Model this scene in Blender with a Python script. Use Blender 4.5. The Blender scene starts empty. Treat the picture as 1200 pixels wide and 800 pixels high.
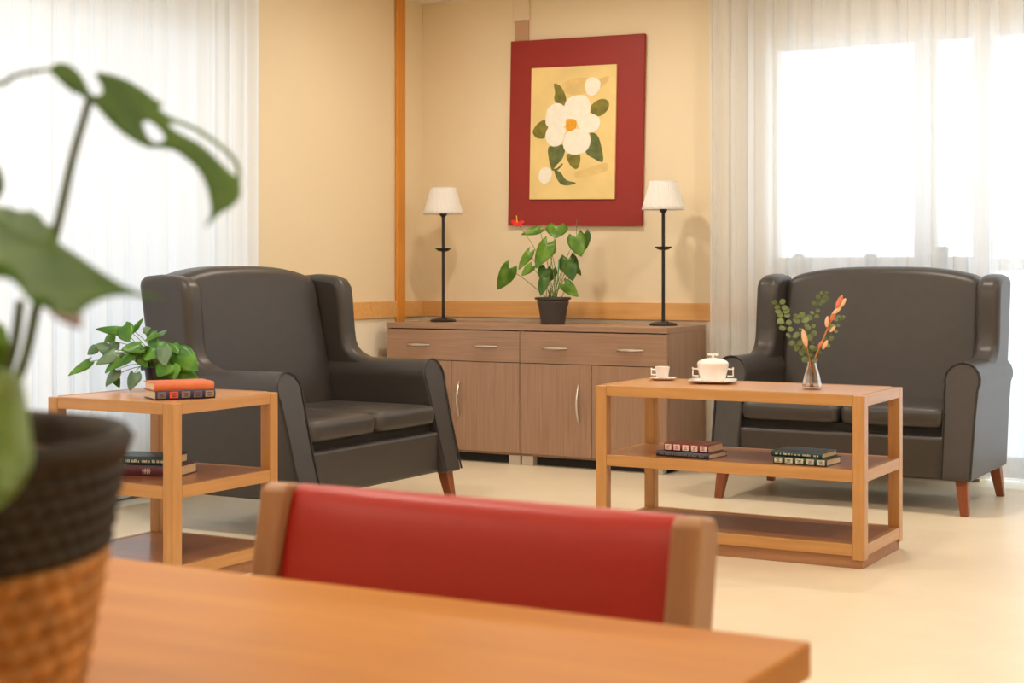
import bpy, bmesh, math, random
from mathutils import Vector, Matrix
from math import sin, cos, pi, radians
random.seed(7)
S = bpy.context.scene
COL = S.collection

# ------------------------------------------------------------------ camera
CAM_H, YAW = 1.05, radians(29.36)
FPX, HORIZ = 1840.0, 317.0
cam_d = bpy.data.cameras.new('camera')
cam = bpy.data.objects.new('camera', cam_d)
COL.objects.link(cam)
cam.location = (0, 0, CAM_H)
cam.rotation_euler = (pi / 2, 0, YAW)
cam_d.sensor_width = 36.0
cam_d.lens = FPX / 1200 * 36
cam_d.shift_y = -(400 - HORIZ) / 1200
cam_d.clip_start = 0.02
cam_d.dof.use_dof = True
cam_d.dof.focus_distance = 6.9
cam_d.dof.aperture_fstop = 8.0
S.camera = cam

# ------------------------------------------------------------------ world, exposure
W = bpy.data.worlds.new('overcast_sky')
S.world = W
W.use_nodes = True
bg = W.node_tree.nodes['Background']
bg.inputs['Color'].default_value = (0.80, 0.91, 1.0, 1)
bg.inputs['Strength'].default_value = 2.75
vs = S.view_settings
vs.view_transform = 'Standard'
vs.look = 'None'
vs.gamma = 1.0
vs.exposure = 0.07
vs.use_curve_mapping = False
S.cycles.use_denoising = True
S.cycles.max_bounces = 10
S.cycles.diffuse_bounces = 6
S.cycles.transparent_max_bounces = 16
S.cycles.sample_clamp_indirect = 6.0
S.cycles.caustics_reflective = False
S.cycles.caustics_refractive = False

# room extents
XL, XR, YB, YF, ZC = -5.08, 1.7, 7.94, -2.6, 2.645
WIN_TOP = 2.27

def portal(loc, rot, sx, sy):
    d = bpy.data.lights.new('window_portal', 'AREA')
    d.shape = 'RECTANGLE'; d.size = sx; d.size_y = sy
    d.cycles.is_portal = True
    o = bpy.data.objects.new('window_portal', d)
    o.location = loc; o.rotation_euler = rot
    COL.objects.link(o)

DOWNLIGHTS = [(-3.85, 6.75), (-2.0, 6.75), (0.1, 6.75), (-3.7, 4.3), (-2.0, 4.3), (0.1, 4.3),
              (-4.05, 1.8), (-2.0, 1.8), (0.1, 1.8), (-2.9, -0.7), (-0.6, -0.7)]
DL_PLACES = ['in front of the painting', 'above the sofa at the back window', 'beside the balcony door', 'above the left sofa', 'above the coffee table',
             'above the open floor right of the coffee table', 'left of the dining table', 'beyond the red chair', 'right of the red chair', 'behind the camera on the left', 'behind the camera on the right']
DL_POWER = 16.5
DL_COLOR = (1.0, 0.91, 0.79)

# ------------------------------------------------------------------ materials
def nmat(name):
    m = bpy.data.materials.new(name); m.use_nodes = True
    return m, m.node_tree.nodes, m.node_tree.links, m.node_tree.nodes['Principled BSDF']

def srgb(r, g, b):
    f = lambda v: (v / 255) / 12.92 if v <= 10 else (((v / 255) + 0.055) / 1.055) ** 2.4
    return (f(r), f(g), f(b), 1)

def mat(name, col, rough=0.5, metal=0.0, var=0.0, scale=8.0, bump=0.0, bscale=200.0, spec=0.5, coat=0.0, trans=0.0, sss=0.0):
    m, N, L, P = nmat(name)
    P.inputs['Base Color'].default_value = col
    P.inputs['Roughness'].default_value = rough
    P.inputs['Metallic'].default_value = metal
    P.inputs['Specular IOR Level'].default_value = spec
    P.inputs['Coat Weight'].default_value = coat
    P.inputs['Coat Roughness'].default_value = 0.15
    P.inputs['Transmission Weight'].default_value = trans
    if var or bump:
        tc = N.new('ShaderNodeTexCoord')
    if var:
        n = N.new('ShaderNodeTexNoise'); n.inputs['Scale'].default_value = scale; n.inputs['Detail'].default_value = 5
        L.new(tc.outputs['Object'], n.inputs['Vector'])
        r = N.new('ShaderNodeValToRGB')
        a = [c * (1 - var) for c in col[:3]] + [1]; b = [min(1, c * (1 + var)) for c in col[:3]] + [1]
        r.color_ramp.elements[0].color = a; r.color_ramp.elements[1].color = b
        r.color_ramp.elements[0].position = 0.3; r.color_ramp.elements[1].position = 0.7
        L.new(n.outputs['Fac'], r.inputs['Fac']); L.new(r.outputs['Color'], P.inputs['Base Color'])
    if bump:
        n2 = N.new('ShaderNodeTexNoise'); n2.inputs['Scale'].default_value = bscale; n2.inputs['Detail'].default_value = 3
        L.new(tc.outputs['Object'], n2.inputs['Vector'])
        bp = N.new('ShaderNodeBump'); bp.inputs['Strength'].default_value = bump; bp.inputs['Distance'].default_value = 0.002
        L.new(n2.outputs['Fac'], bp.inputs['Height']); L.new(bp.outputs['Normal'], P.inputs['Normal'])
    return m

def wood(name, c1, c2, axis='X', rough=0.4, scale=9.0, stretch=14.0, coat=0.0, crough=0.12):
    m, N, L, P = nmat(name)
    tc = N.new('ShaderNodeTexCoord'); mp = N.new('ShaderNodeMapping')
    sc = [stretch * 1.0] * 3
    sc['XYZ'.index(axis)] = 0.8
    mp.inputs['Scale'].default_value = sc
    L.new(tc.outputs['Object'], mp.inputs['Vector'])
    n = N.new('ShaderNodeTexNoise'); n.inputs['Scale'].default_value = scale / 3; n.inputs['Detail'].default_value = 7; n.inputs['Roughness'].default_value = 0.62
    L.new(mp.outputs['Vector'], n.inputs['Vector'])
    r = N.new('ShaderNodeValToRGB')
    r.color_ramp.elements[0].color = c1; r.color_ramp.elements[1].color = c2
    r.color_ramp.elements[0].position = 0.32; r.color_ramp.elements[1].position = 0.68
    L.new(n.outputs['Fac'], r.inputs['Fac']); L.new(r.outputs['Color'], P.inputs['Base Color'])
    P.inputs['Roughness'].default_value = rough
    P.inputs['Coat Weight'].default_value = coat
    P.inputs['Coat Roughness'].default_value = crough
    return m

def leaf_mat(name, c1, c2, trans=0.35, rough=0.35, scale=14):
    m, N, L, P = nmat(name)
    tc = N.new('ShaderNodeTexCoord')
    n = N.new('ShaderNodeTexNoise'); n.inputs['Scale'].default_value = scale; n.inputs['Detail'].default_value = 4
    L.new(tc.outputs['Object'], n.inputs['Vector'])
    r = N.new('ShaderNodeValToRGB')
    r.color_ramp.elements[0].color = c1; r.color_ramp.elements[1].color = c2
    r.color_ramp.elements[0].position = 0.35; r.color_ramp.elements[1].position = 0.65
    L.new(n.outputs['Fac'], r.inputs['Fac']); L.new(r.outputs['Color'], P.inputs['Base Color'])
    P.inputs['Roughness'].default_value = rough
    t = N.new('ShaderNodeBsdfTranslucent'); L.new(r.outputs['Color'], t.inputs['Color'])
    mx = N.new('ShaderNodeMixShader'); mx.inputs['Fac'].default_value = trans
    L.new(P.outputs['BSDF'], mx.inputs[1]); L.new(t.outputs['BSDF'], mx.inputs[2])
    L.new(mx.outputs['Shader'], N['Material Output'].inputs['Surface'])
    return m

def sheer_mat(name, col, t_frac, d_frac):
    """sheer curtain: part see-through weave, part translucent thread, part diffuse thread"""
    m, N, L, P = nmat(name)
    N.remove(P)
    tr = N.new('ShaderNodeBsdfTransparent')
    tl = N.new('ShaderNodeBsdfTranslucent'); tl.inputs['Color'].default_value = col
    df = N.new('ShaderNodeBsdfDiffuse'); df.inputs['Color'].default_value = col
    m1 = N.new('ShaderNodeMixShader'); m1.inputs['Fac'].default_value = d_frac
    L.new(tl.outputs['BSDF'], m1.inputs[1]); L.new(df.outputs['BSDF'], m1.inputs[2])
    m2 = N.new('ShaderNodeMixShader'); m2.inputs['Fac'].default_value = t_frac
    L.new(m1.outputs['Shader'], m2.inputs[1]); L.new(tr.outputs['BSDF'], m2.inputs[2])
    L.new(m2.outputs['Shader'], N['Material Output'].inputs['Surface'])
    return m

def emit_mat(name, col, strength):
    m, N, L, P = nmat(name)
    P.inputs['Base Color'].default_value = (0.9, 0.9, 0.9, 1)
    P.inputs['Emission Color'].default_value = col
    P.inputs['Emission Strength'].default_value = strength
    return m

def wall_mat():
    m, N, L, P = nmat('painted_wall')
    g = N.new('ShaderNodeNewGeometry'); sp = N.new('ShaderNodeSeparateXYZ'); L.new(g.outputs['Position'], sp.inputs['Vector'])
    lt = N.new('ShaderNodeMath'); lt.operation = 'GREATER_THAN'; lt.inputs[1].default_value = 0.80
    L.new(sp.outputs['Z'], lt.inputs[0])
    n = N.new('ShaderNodeTexNoise'); n.inputs['Scale'].default_value = 1.6; n.inputs['Detail'].default_value = 5
    L.new(g.outputs['Position'], n.inputs['Vector'])
    up = N.new('ShaderNodeValToRGB')
    up.color_ramp.elements[0].color = (0.79, 0.665, 0.46, 1); up.color_ramp.elements[1].color = (0.83, 0.71, 0.50, 1)
    L.new(n.outputs['Fac'], up.inputs['Fac'])
    mx = N.new('ShaderNodeMix'); mx.data_type = 'RGBA'
    mx.inputs['A'].default_value = (0.86, 0.80, 0.66, 1)
    L.new(lt.outputs['Value'], mx.inputs['Factor']); L.new(up.outputs['Color'], mx.inputs['B'])
    L.new(mx.outputs['Result'], P.inputs['Base Color'])
    P.inputs['Roughness'].default_value = 0.55
    return m

def floor_mat():
    m, N, L, P = nmat('cream_vinyl_floor')
    g = N.new('ShaderNodeNewGeometry')
    n = N.new('ShaderNodeTexNoise'); n.inputs['Scale'].default_value = 2.2; n.inputs['Detail'].default_value = 8; n.inputs['Roughness'].default_value = 0.65
    L.new(g.outputs['Position'], n.inputs['Vector'])
    r = N.new('ShaderNodeValToRGB')
    r.color_ramp.elements[0].color = (0.74, 0.63, 0.46, 1); r.color_ramp.elements[1].color = (0.83, 0.72, 0.54, 1)
    r.color_ramp.elements[0].position = 0.3; r.color_ramp.elements[1].position = 0.7
    L.new(n.outputs['Fac'], r.inputs['Fac']); L.new(r.outputs['Color'], P.inputs['Base Color'])
    P.inputs['Roughness'].default_value = 0.36
    return m

M = {}
M['wall'] = wall_mat()
M['floor'] = floor_mat()
M['ceiling'] = mat('ceiling_paint', (0.86, 0.80, 0.72, 1), 0.8)
M['pvc'] = mat('window_pvc', (0.86, 0.88, 0.90, 1), 0.35)
M['rail'] = wood('rail_wood', srgb(214, 160, 96), srgb(228, 178, 112), 'X', 0.45)
M['pole'] = wood('pole_wood', srgb(206, 134, 50), srgb(220, 150, 62), 'Z', 0.4)
M['joint'] = mat('joint_dark', srgb(120, 80, 40), 0.7)
M['base'] = mat('baseboard_brown', srgb(120, 95, 75), 0.5)
M['beechx'] = wood('beech_x', srgb(177, 126, 70), srgb(193, 143, 86), 'X', 0.36, coat=0.25)
M['beechy'] = wood('beech_y', srgb(177, 126, 70), srgb(193, 143, 86), 'Y', 0.36, coat=0.25)
M['beechz'] = wood('beech_z', srgb(177, 126, 70), srgb(193, 143, 86), 'Z', 0.36, coat=0.25)
M['beech_top'] = wood('beech_polished_top', srgb(186, 130, 80), srgb(202, 146, 94), 'X', 0.36, coat=0.35, crough=0.28)
M['shelf'] = wood('shelf_panel', srgb(150, 96, 58), srgb(168, 112, 70), 'X', 0.3, coat=0.4)
M['plinth'] = wood('plinth_brown', srgb(150, 105, 72), srgb(166, 120, 84), 'X', 0.5)
M['walx'] = wood('sideboard_x', srgb(150, 117, 95), srgb(170, 137, 113), 'X', 0.42, scale=12, stretch=22)
M['walz'] = wood('sideboard_z', srgb(150, 117, 95), srgb(170, 137, 113), 'Z', 0.42, scale=12, stretch=22)
M['steel'] = mat('brushed_steel', (0.72, 0.71, 0.69, 1), 0.28, 1.0)
M['foot'] = mat('foot_grey', srgb(196, 184, 170), 0.5)
M['dark'] = mat('dark_void', (0.02, 0.018, 0.016, 1), 0.8)  # near-black that puts gap shade into colour; also the sideboard's base
M['leather'] = mat('brown_leather', srgb(60, 55, 52), 0.39, var=0.05, scale=20, bump=0.12, bscale=420)
M['piping'] = mat('leather_piping', srgb(34, 30, 28), 0.45)
M['legwood'] = wood('sofa_leg_wood', srgb(126, 66, 36), srgb(146, 82, 48), 'Z', 0.4)
M['black'] = mat('black_metal', (0.012, 0.011, 0.011, 1), 0.38)
M['red'] = mat('red_vinyl', srgb(172, 34, 20), 0.42, var=0.04, scale=6, bump=0.08, bscale=300)
M['chairwood'] = wood('chair_wood', srgb(158, 116, 80), srgb(174, 131, 93), 'Z', 0.45)
M['tablex'] = wood('dining_top', srgb(172, 106, 18), srgb(190, 127, 34), 'X', 0.45, scale=7, stretch=9)
M['tablex'].node_tree.nodes['Principled BSDF'].inputs['Specular IOR Level'].default_value = 0.22
M['redmat'] = mat('red_mat_board', srgb(146, 35, 25), 0.55, var=0.04, scale=3)
M['canvas'] = mat('painted_canvas', srgb(232, 206, 140), 0.7, var=0.09, scale=4)
M['petal'] = mat('white_petal_paint', srgb(240, 236, 222), 0.7, var=0.05, scale=30)
M['pcore'] = mat('yellow_core_paint', srgb(226, 160, 40), 0.7, var=0.1, scale=60)
M['pleaf'] = mat('olive_leaf_paint', srgb(122, 116, 44), 0.7, var=0.3, scale=24)
M['pleaf2'] = mat('green_leaf_paint', srgb(98, 108, 56), 0.7, var=0.3, scale=24)
M['pshade'] = mat('ochre_wash_paint', srgb(221, 191, 126), 0.7, var=0.12, scale=12)
M['porcelain'] = mat('white_porcelain', srgb(246, 243, 240), 0.15, coat=0.4)
M['paper'] = mat('book_pages', srgb(232, 210, 176), 0.8, var=0.08, scale=60)
M['gilt'] = mat('gilt_panel', srgb(208, 198, 176), 0.5, var=0.3, scale=120)
M['potgrey'] = mat('grey_plastic_pot', srgb(66, 60, 58), 0.5)
M['potnavy'] = mat('navy_ceramic_pot', srgb(34, 38, 54), 0.35)
M['soil'] = mat('soil', srgb(128, 98, 70), 0.95, var=0.5, scale=60, bump=1.0, bscale=120)
M['stem'] = mat('stem_green', srgb(112, 132, 52), 0.5)
M['stemdark'] = mat('stem_dark', srgb(74, 92, 44), 0.5)
M['stake'] = mat('green_stake', srgb(60, 140, 90), 0.5)
M['anth'] = leaf_mat('anthurium_leaf', srgb(82, 128, 30), srgb(128, 172, 52))
M['anth2'] = leaf_mat('anthurium_leaf_dark', srgb(58, 104, 40), srgb(92, 134, 46))
M['poth'] = leaf_mat('pothos_leaf', srgb(66, 128, 40), srgb(112, 172, 62))
M['poth2'] = leaf_mat('pothos_leaf_pale', srgb(112, 150, 118), srgb(138, 172, 138))
M['mons'] = leaf_mat('monstera_leaf', srgb(76, 122, 14), srgb(114, 158, 34), 0.5, 0.55)
M['mons2'] = leaf_mat('monstera_leaf_backlit', srgb(110, 150, 64), srgb(168, 196, 120), 0.5)  # lighter green: backlight painted into the leaf colour
M['monsbrown'] = leaf_mat('monstera_withered', srgb(104, 56, 30), srgb(128, 74, 40), 0.3)
M['euca'] = leaf_mat('eucalyptus_leaf', srgb(98, 118, 72), srgb(140, 156, 104), 0.25, 0.5)
M['spathe'] = mat('red_spathe', srgb(206, 34, 40), 0.3)
M['spadix'] = mat('yellow_spadix', srgb(220, 190, 60), 0.6)
M['bunny'] = mat('bunny_tail_peach', srgb(232, 190, 156), 0.9, var=0.15, scale=80)
M['bunny2'] = mat('bunny_tail_coral', srgb(214, 128, 96), 0.9, var=0.2, scale=80)
M['stalk'] = mat('orange_stalk', srgb(200, 120, 56), 0.6)
M['straw'] = mat('basket_natural', srgb(182, 128, 68), 0.8, var=0.35, scale=50, bump=0.5, bscale=150)
M['weave'] = mat('basket_black', srgb(40, 34, 28), 0.75, var=0.3, scale=70, bump=0.5, bscale=200)
M['duct'] = mat('cable_cover', srgb(226, 208, 178), 0.5)
M['duct2'] = mat('cable_cover_dull', srgb(190, 152, 122), 0.6)
M['sheer_back'] = sheer_mat('sheer_curtain_back', (0.83, 0.845, 0.86, 1), 0.23, 0.62)
M['sheer_left'] = sheer_mat('sheer_curtain_left', (0.82, 0.86, 0.90, 1), 0.05, 0.79)
def shade_mat():
    m, N, L, P = nmat('lamp_shade_cloth')
    P.inputs['Base Color'].default_value = (0.96, 0.95, 0.93, 1); P.inputs['Roughness'].default_value = 0.8
    t = N.new('ShaderNodeBsdfTranslucent'); t.inputs['Color'].default_value = (0.97, 0.96, 0.94, 1)
    mx = N.new('ShaderNodeMixShader'); mx.inputs['Fac'].default_value = 0.4
    L.new(P.outputs['BSDF'], mx.inputs[1]); L.new(t.outputs['BSDF'], mx.inputs[2])
    L.new(mx.outputs['Shader'], N['Material Output'].inputs['Surface'])
    return m
M['shade'] = shade_mat()
def pane_mat():
    m, N, L, P = nmat('window_glass')
    N.remove(P)
    tr = N.new('ShaderNodeBsdfTransparent'); gl = N.new('ShaderNodeBsdfGlossy'); gl.inputs['Roughness'].default_value = 0.03
    mx = N.new('ShaderNodeMixShader'); mx.inputs['Fac'].default_value = 0.06
    L.new(tr.outputs['BSDF'], mx.inputs[1]); L.new(gl.outputs['BSDF'], mx.inputs[2])
    L.new(mx.outputs['Shader'], N['Material Output'].inputs['Surface'])
    return m
M['pane'] = pane_mat()
def vase_mat():
    m, N, L, P = nmat('clear_cut_glass')
    N.remove(P)
    tr = N.new('ShaderNodeBsdfTransparent'); tr.inputs['Color'].default_value = (0.96, 0.93, 0.90, 1)
    gl = N.new('ShaderNodeBsdfGlossy'); gl.inputs['Roughness'].default_value = 0.06
    fr = N.new('ShaderNodeLayerWeight'); fr.inputs['Blend'].default_value = 0.5
    mx = N.new('ShaderNodeMixShader')
    L.new(fr.outputs['Facing'], mx.inputs['Fac'])
    L.new(tr.outputs['BSDF'], mx.inputs[1]); L.new(gl.outputs['BSDF'], mx.inputs[2])
    L.new(mx.outputs['Shader'], N['Material Output'].inputs['Surface'])
    return m
M['vase'] = vase_mat()
M['lampglow'] = emit_mat('downlight_glow', (1.0, 0.85, 0.65, 1), 6.0)

# ------------------------------------------------------------------ builders
class MB:
    def __init__(s): s.v = []; s.f = []
    def add(s, vs, fs):
        o = len(s.v); s.v += [tuple(v) for v in vs]; s.f += [tuple(i + o for i in f) for f in fs]; return s
    def box(s, x0, x1, y0, y1, z0, z1):
        return s.add([(x0, y0, z0), (x1, y0, z0), (x1, y1, z0), (x0, y1, z0), (x0, y0, z1), (x1, y0, z1), (x1, y1, z1), (x0, y1, z1)],
                     [(3, 2, 1, 0), (4, 5, 6, 7), (0, 1, 5, 4), (1, 2, 6, 5), (2, 3, 7, 6), (3, 0, 4, 7)])
    def loft(s, rings, cap0=True, cap1=True, closed=True):
        n = len(rings[0]); vs = [p for r in rings for p in r]; fs = []
        m = n if closed else n - 1
        for i in range(len(rings) - 1):
            for j in range(m):
                k = (j + 1) % n
                fs.append((i * n + j, i * n + k, (i + 1) * n + k, (i + 1) * n + j))
        if cap0: fs.append(tuple(reversed(range(n))))
        if cap1: fs.append(tuple(range((len(rings) - 1) * n, len(rings) * n)))
        return s.add(vs, fs)
    def prism(s, poly, axis, a, b):
        def P(p, t):
            return {'x': (t, p[0], p[1]), 'y': (p[0], t, p[1]), 'z': (p[0], p[1], t)}[axis]
        return s.loft([[P(p, a) for p in poly], [P(p, b) for p in poly]])
    def lathe(s, prof, n=32, c=(0, 0), cap0=True, cap1=True):
        return s.loft([[(c[0] + r * cos(2 * pi * j / n), c[1] + r * sin(2 * pi * j / n), z) for j in range(n)] for r, z in prof], cap0, cap1)
    def tube(s, pts, rad, n=8, caps=True):
        pts = [Vector(p) for p in pts]
        if not hasattr(rad, '__len__'): rad = [rad] * len(pts)
        rings = []; ref = None
        for i, p in enumerate(pts):
            t = (pts[min(i + 1, len(pts) - 1)] - pts[max(i - 1, 0)])
            if t.length < 1e-9: t = Vector((0, 0, 1))
            t.normalize()
            if ref is None:
                ref = t.orthogonal().normalized()
            else:
                ref = (ref - t * ref.dot(t))
                ref = ref.normalized() if ref.length > 1e-6 else t.orthogonal().normalized()
            b = t.cross(ref)
            rings.append([p + (ref * cos(2 * pi * j / n) + b * sin(2 * pi * j / n)) * rad[i] for j in range(n)])
        return s.loft(rings, caps, caps)
    def ellipsoid(s, c, r, nu=10, nv=6):
        rings = []
        for i in range(nv + 1):
            a = -pi / 2 + pi * i / nv; q = max(cos(a), 0.02)
            rings.append([(c[0] + r[0] * q * cos(2 * pi * j / nu), c[1] + r[1] * q * sin(2 * pi * j / nu), c[2] + r[2] * sin(a)) for j in range(nu)])
        return s.loft(rings)
    def mapv(s, fn): s.v = [tuple(fn(Vector(p))) for p in s.v]; return s
    def build(s, name, m, parent=None, smooth=False, bevel=0.0, seg=2, angle=35, wn=False, solid=0.0, fix=True, loc=None, rz=0.0):
        me = bpy.data.meshes.new(name); me.from_pydata(s.v, [], s.f)
        if fix:
            bm = bmesh.new(); bm.from_mesh(me); bmesh.ops.recalc_face_normals(bm, faces=bm.faces); bm.to_mesh(me); bm.free()
        me.materials.append(m)
        if smooth:
            for p in me.polygons: p.use_smooth = True
            if not wn: me.set_sharp_from_angle(angle=radians(angle))
        o = bpy.data.objects.new(name, me); COL.objects.link(o)
        if parent: o.parent = parent
        if loc: o.location = loc
        if rz: o.rotation_euler = (0, 0, rz)
        if solid:
            q = o.modifiers.new('thickness', 'SOLIDIFY'); q.thickness = solid; q.offset = 0
        if bevel:
            q = o.modifiers.new('rounding', 'BEVEL'); q.width = bevel; q.segments = seg; q.limit_method = 'ANGLE'; q.angle_limit = radians(angle)
        if wn:
            q = o.modifiers.new('normals', 'WEIGHTED_NORMAL'); q.keep_sharp = False
        return o

def tag(o, label=None, cat=None, group=None, kind=None):
    if label: o['label'] = label
    if cat: o['category'] = cat
    if group: o['group'] = group
    if kind: o['kind'] = kind
    return o

def thing(name, label, cat, loc=(0, 0, 0), rz=0.0, group=None):
    o = bpy.data.objects.new(name, None); COL.objects.link(o)
    o.empty_display_size = 0.1
    o.location = loc; o.rotation_euler = (0, 0, rz)
    return tag(o, label, cat, group)

def struct_root(name):
    o = bpy.data.objects.new(name, None); COL.objects.link(o); o['kind'] = 'structure'; return o

def struct(mb, name, m, **k):
    return tag(mb.build(name, m, **k), kind='structure')

def copy_tree(o, parent=None):
    c = o.copy(); COL.objects.link(c); c.parent = parent
    for ch in list(o.children): copy_tree(ch, c)
    return c

def box(name, m, parent, x0, x1, y0, y1, z0, z1, bevel=0.003, seg=2, **k):
    return MB().box(x0, x1, y0, y1, z0, z1).build(name, m, parent, bevel=bevel, seg=seg, **k)

SN, CS = sin(YAW), cos(YAW)
RIGHT = Vector((CS, SN, 0)); FWD = Vector((-SN, CS, 0)); UP = Vector((0, 0, 1))

# ------------------------------------------------------------------ the setting
T = 0.2
struct(MB().box(XL - T, XR + T, YF - T, YB + T, -0.1, 0), 'floor', M['floor'])
struct(MB().box(XL - T, XR + T, YF - T, YB + T, ZC, ZC + 0.1), 'ceiling', M['ceiling'])
# back wall with the window and the balcony door opening
WX0, WX1, DX1 = -2.90, -1.80, 1.2
WZ0 = 1.03
wb = MB()
wb.box(XL - T, WX0, YB, YB + T, 0, ZC)
wb.box(WX0, DX1, YB, YB + T, WIN_TOP, ZC)
wb.box(WX0, WX1, YB, YB + T, 0, WZ0)
wb.box(DX1, XR + T, YB, YB + T, 0, ZC)
struct(wb, 'wall_back', M['wall'])
# left wall with its window
LY0, LY1, LZ0 = 2.2, 6.14, 0.30
wl = MB()
wl.box(XL - T, XL, LY1, YB, 0, ZC)
wl.box(XL - T, XL, YF, LY0, 0, ZC)
wl.box(XL - T, XL, LY0, LY1, WIN_TOP, ZC)
wl.box(XL - T, XL, LY0, LY1, 0, LZ0)
struct(wl, 'wall_left', M['wall'])
struct(MB().box(XR, XR + T, YF, YB, 0, ZC), 'wall_right', M['wall'])
struct(MB().box(XL - T, XR + T, YF - T, YF, 0, ZC), 'wall_front', M['wall'])

def window(name, rects, plane, pos, depth=0.06):
    """rects: list of (u0,u1,z0,z1,border); plane 'y' or 'x'"""
    root = struct_root(name)
    for (u0, u1, z0, z1, b) in rects:
        fr = MB(); pn = MB()
        def bx(mb, a0, a1, c0, c1, d):
            if plane == 'y': mb.box(a0, a1, pos - d, pos + d, c0, c1)
            else: mb.box(pos - d, pos + d, a0, a1, c0, c1)
        bl, br, bb, bt = b
        bx(fr, u0, u0 + bl, z0, z1, depth / 2); bx(fr, u1 - br, u1, z0, z1, depth / 2)
        bx(fr, u0 + bl, u1 - br, z0, z0 + bb, depth / 2); bx(fr, u0 + bl, u1 - br, z1 - bt, z1, depth / 2)
        f = fr.build('window_frame', M['pvc'], root)
        bx(pn, u0 + bl, u1 - br, z0 + bb, z1 - bt, 0.004)
        pn.build('pane', M['pane'], f)
    return root

WP = YB + 0.10
window('window_1', [(WX0, -2.085, WZ0, WIN_TOP, (0.02, 0.06, 0.09, 0.05)), (-2.085, WX1, WZ0, WIN_TOP, (0.055, 0.05, 0.09, 0.05))], 'y', WP)
window('window_2', [(WX1, -0.75, 0.02, 1.08, (0.055, 0.05, 0.10, 0.03)), (WX1, -0.75, 1.08, WIN_TOP, (0.055, 0.05, 0.03, 0.05)),
                    (-0.75, 0.25, 0.02, 1.08, (0.05, 0.05, 0.10, 0.03)), (-0.75, 0.25, 1.08, WIN_TOP, (0.05, 0.05, 0.03, 0.05)),
                    (0.25, DX1, 0.02, WIN_TOP, (0.05, 0.05, 0.10, 0.05))], 'y', WP)
sill = MB().box(WX0 - 0.02, WX1, YB - 0.03, YB + 0.07, WZ0 - 0.03, WZ0)
struct(sill, 'trim_4', M['pvc'])
LP = XL - 0.10
window('window_3', [(LY0, 4.26, LZ0, WIN_TOP, (0.05, 0.05, 0.08, 0.05)), (4.26, LY1, LZ0, WIN_TOP, (0.05, 0.02, 0.08, 0.05))], 'x', LP)
portal(((WX0 + DX1) / 2, YB + T + 0.02, WIN_TOP / 2), (radians(90), 0, 0), DX1 - WX0, WIN_TOP)
portal((XL - T - 0.02, (LY0 + LY1) / 2, (LZ0 + WIN_TOP) / 2), (radians(90), 0, radians(90)), LY1 - LY0, WIN_TOP - LZ0)

# wooden rail along the walls: boards butted end to end
RZ0, RZ1 = 0.778, 0.873
r1 = struct_root('trim_1')
for a, b in ((XL + 0.016, -2.9),):
    box('rail_board', M['rail'], r1, a, b, YB - 0.016, YB, RZ0, RZ1, 0.002)
r2 = struct_root('trim_2')
for a, b in ((6.16, 7.385), (7.388, YB - 0.003)):
    box('rail_board', M['rail'], r2, XL, XL + 0.016, a, b, RZ0, RZ1, 0.002)
struct(MB().box(XL, XL + 0.022, 7.635, 7.722, 0.0, ZC), 'trim_3', M['pole'], bevel=0.006)
struct(MB().box(XL + 0.012, WX1, YB - 0.012, YB, 0, 0.07), 'baseboard_back', M['base'])
struct(MB().box(XL, XL + 0.012, YF, YB, 0, 0.07), 'baseboard_left', M['base'])

# recessed downlights (each with the lamp it holds)
for i, (x, y) in enumerate(DOWNLIGHTS):
    t = thing('downlight', 'round white recessed ceiling downlight ' + DL_PLACES[i], 'ceiling light', (x, y, ZC), group='ceiling downlights')
    MB().lathe([(0.12, 0), (0.12, -0.012), (0.095, -0.015), (0.095, -0.004)], 24, cap0=True, cap1=False).build('trim_ring', M['pvc'], t, smooth=True)
    MB().lathe([(0.094, -0.003), (0.094, -0.006)], 24).build('diffuser', M['lampglow'], t)
    d = bpy.data.lights.new('downlight_lamp', 'AREA'); d.shape = 'DISK'; d.size = 0.18; d.energy = DL_POWER; d.color = DL_COLOR
    lo = bpy.data.objects.new('downlight_lamp', d); COL.objects.link(lo); lo.parent = t; lo.location = (0, 0, -0.02)

# ------------------------------------------------------------------ curtains
def curtain(name, u0, u1, z0, z1, period, amp, m, plane, pos, label, seed):
    rnd = random.Random(seed)
    n = int((u1 - u0) / period * 12); us = [u0 + (u1 - u0) * i / n for i in range(n + 1)]
    ph = [rnd.uniform(0, 6.28) for _ in range(4)]
    rows = 10; rings = []
    for k in range(rows + 1):
        t = k / rows; z = z1 + (z0 - z1) * t; ring = []
        for u in us:
            a = 2 * pi * (u / period + 0.35 * sin(u * 2.1 + ph[0]) + 0.25 * sin(u * 5.3 + ph[1]))
            d = sin(a + 0.25 * sin(3 * t + u * 4)) + 0.35 * sin(2.3 * a + ph[2])
            d = amp * d * (0.85 + 0.3 * t * sin(u * 7 + ph[3]))
            du = 0.35 * period / 6.28 * sin(2 * a) * 1.2
            ring.append((u + du, pos + d, z) if plane == 'y' else (pos + d, u + du, z))
        rings.append(ring)
    o = MB().loft(rings, False, False, False).build(name, m, smooth=True, angle=180, fix=False)
    return tag(o, label, 'curtain')

curtain('sheer_curtain', -3.19, 1.35, 0.035, ZC - 0.02, 0.118, 0.026, M['sheer_back'], 'y', YB - 0.145,
        'cream sheer pleated curtain hanging behind the sofa by the back wall', 3)
curtain('sheer_curtain', 2.0, 6.215, 0.035, ZC - 0.02, 0.12, 0.017, M['sheer_left'], 'x', XL + 0.13,
        'bright white sheer curtain over the tall window on the left', 5)

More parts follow.
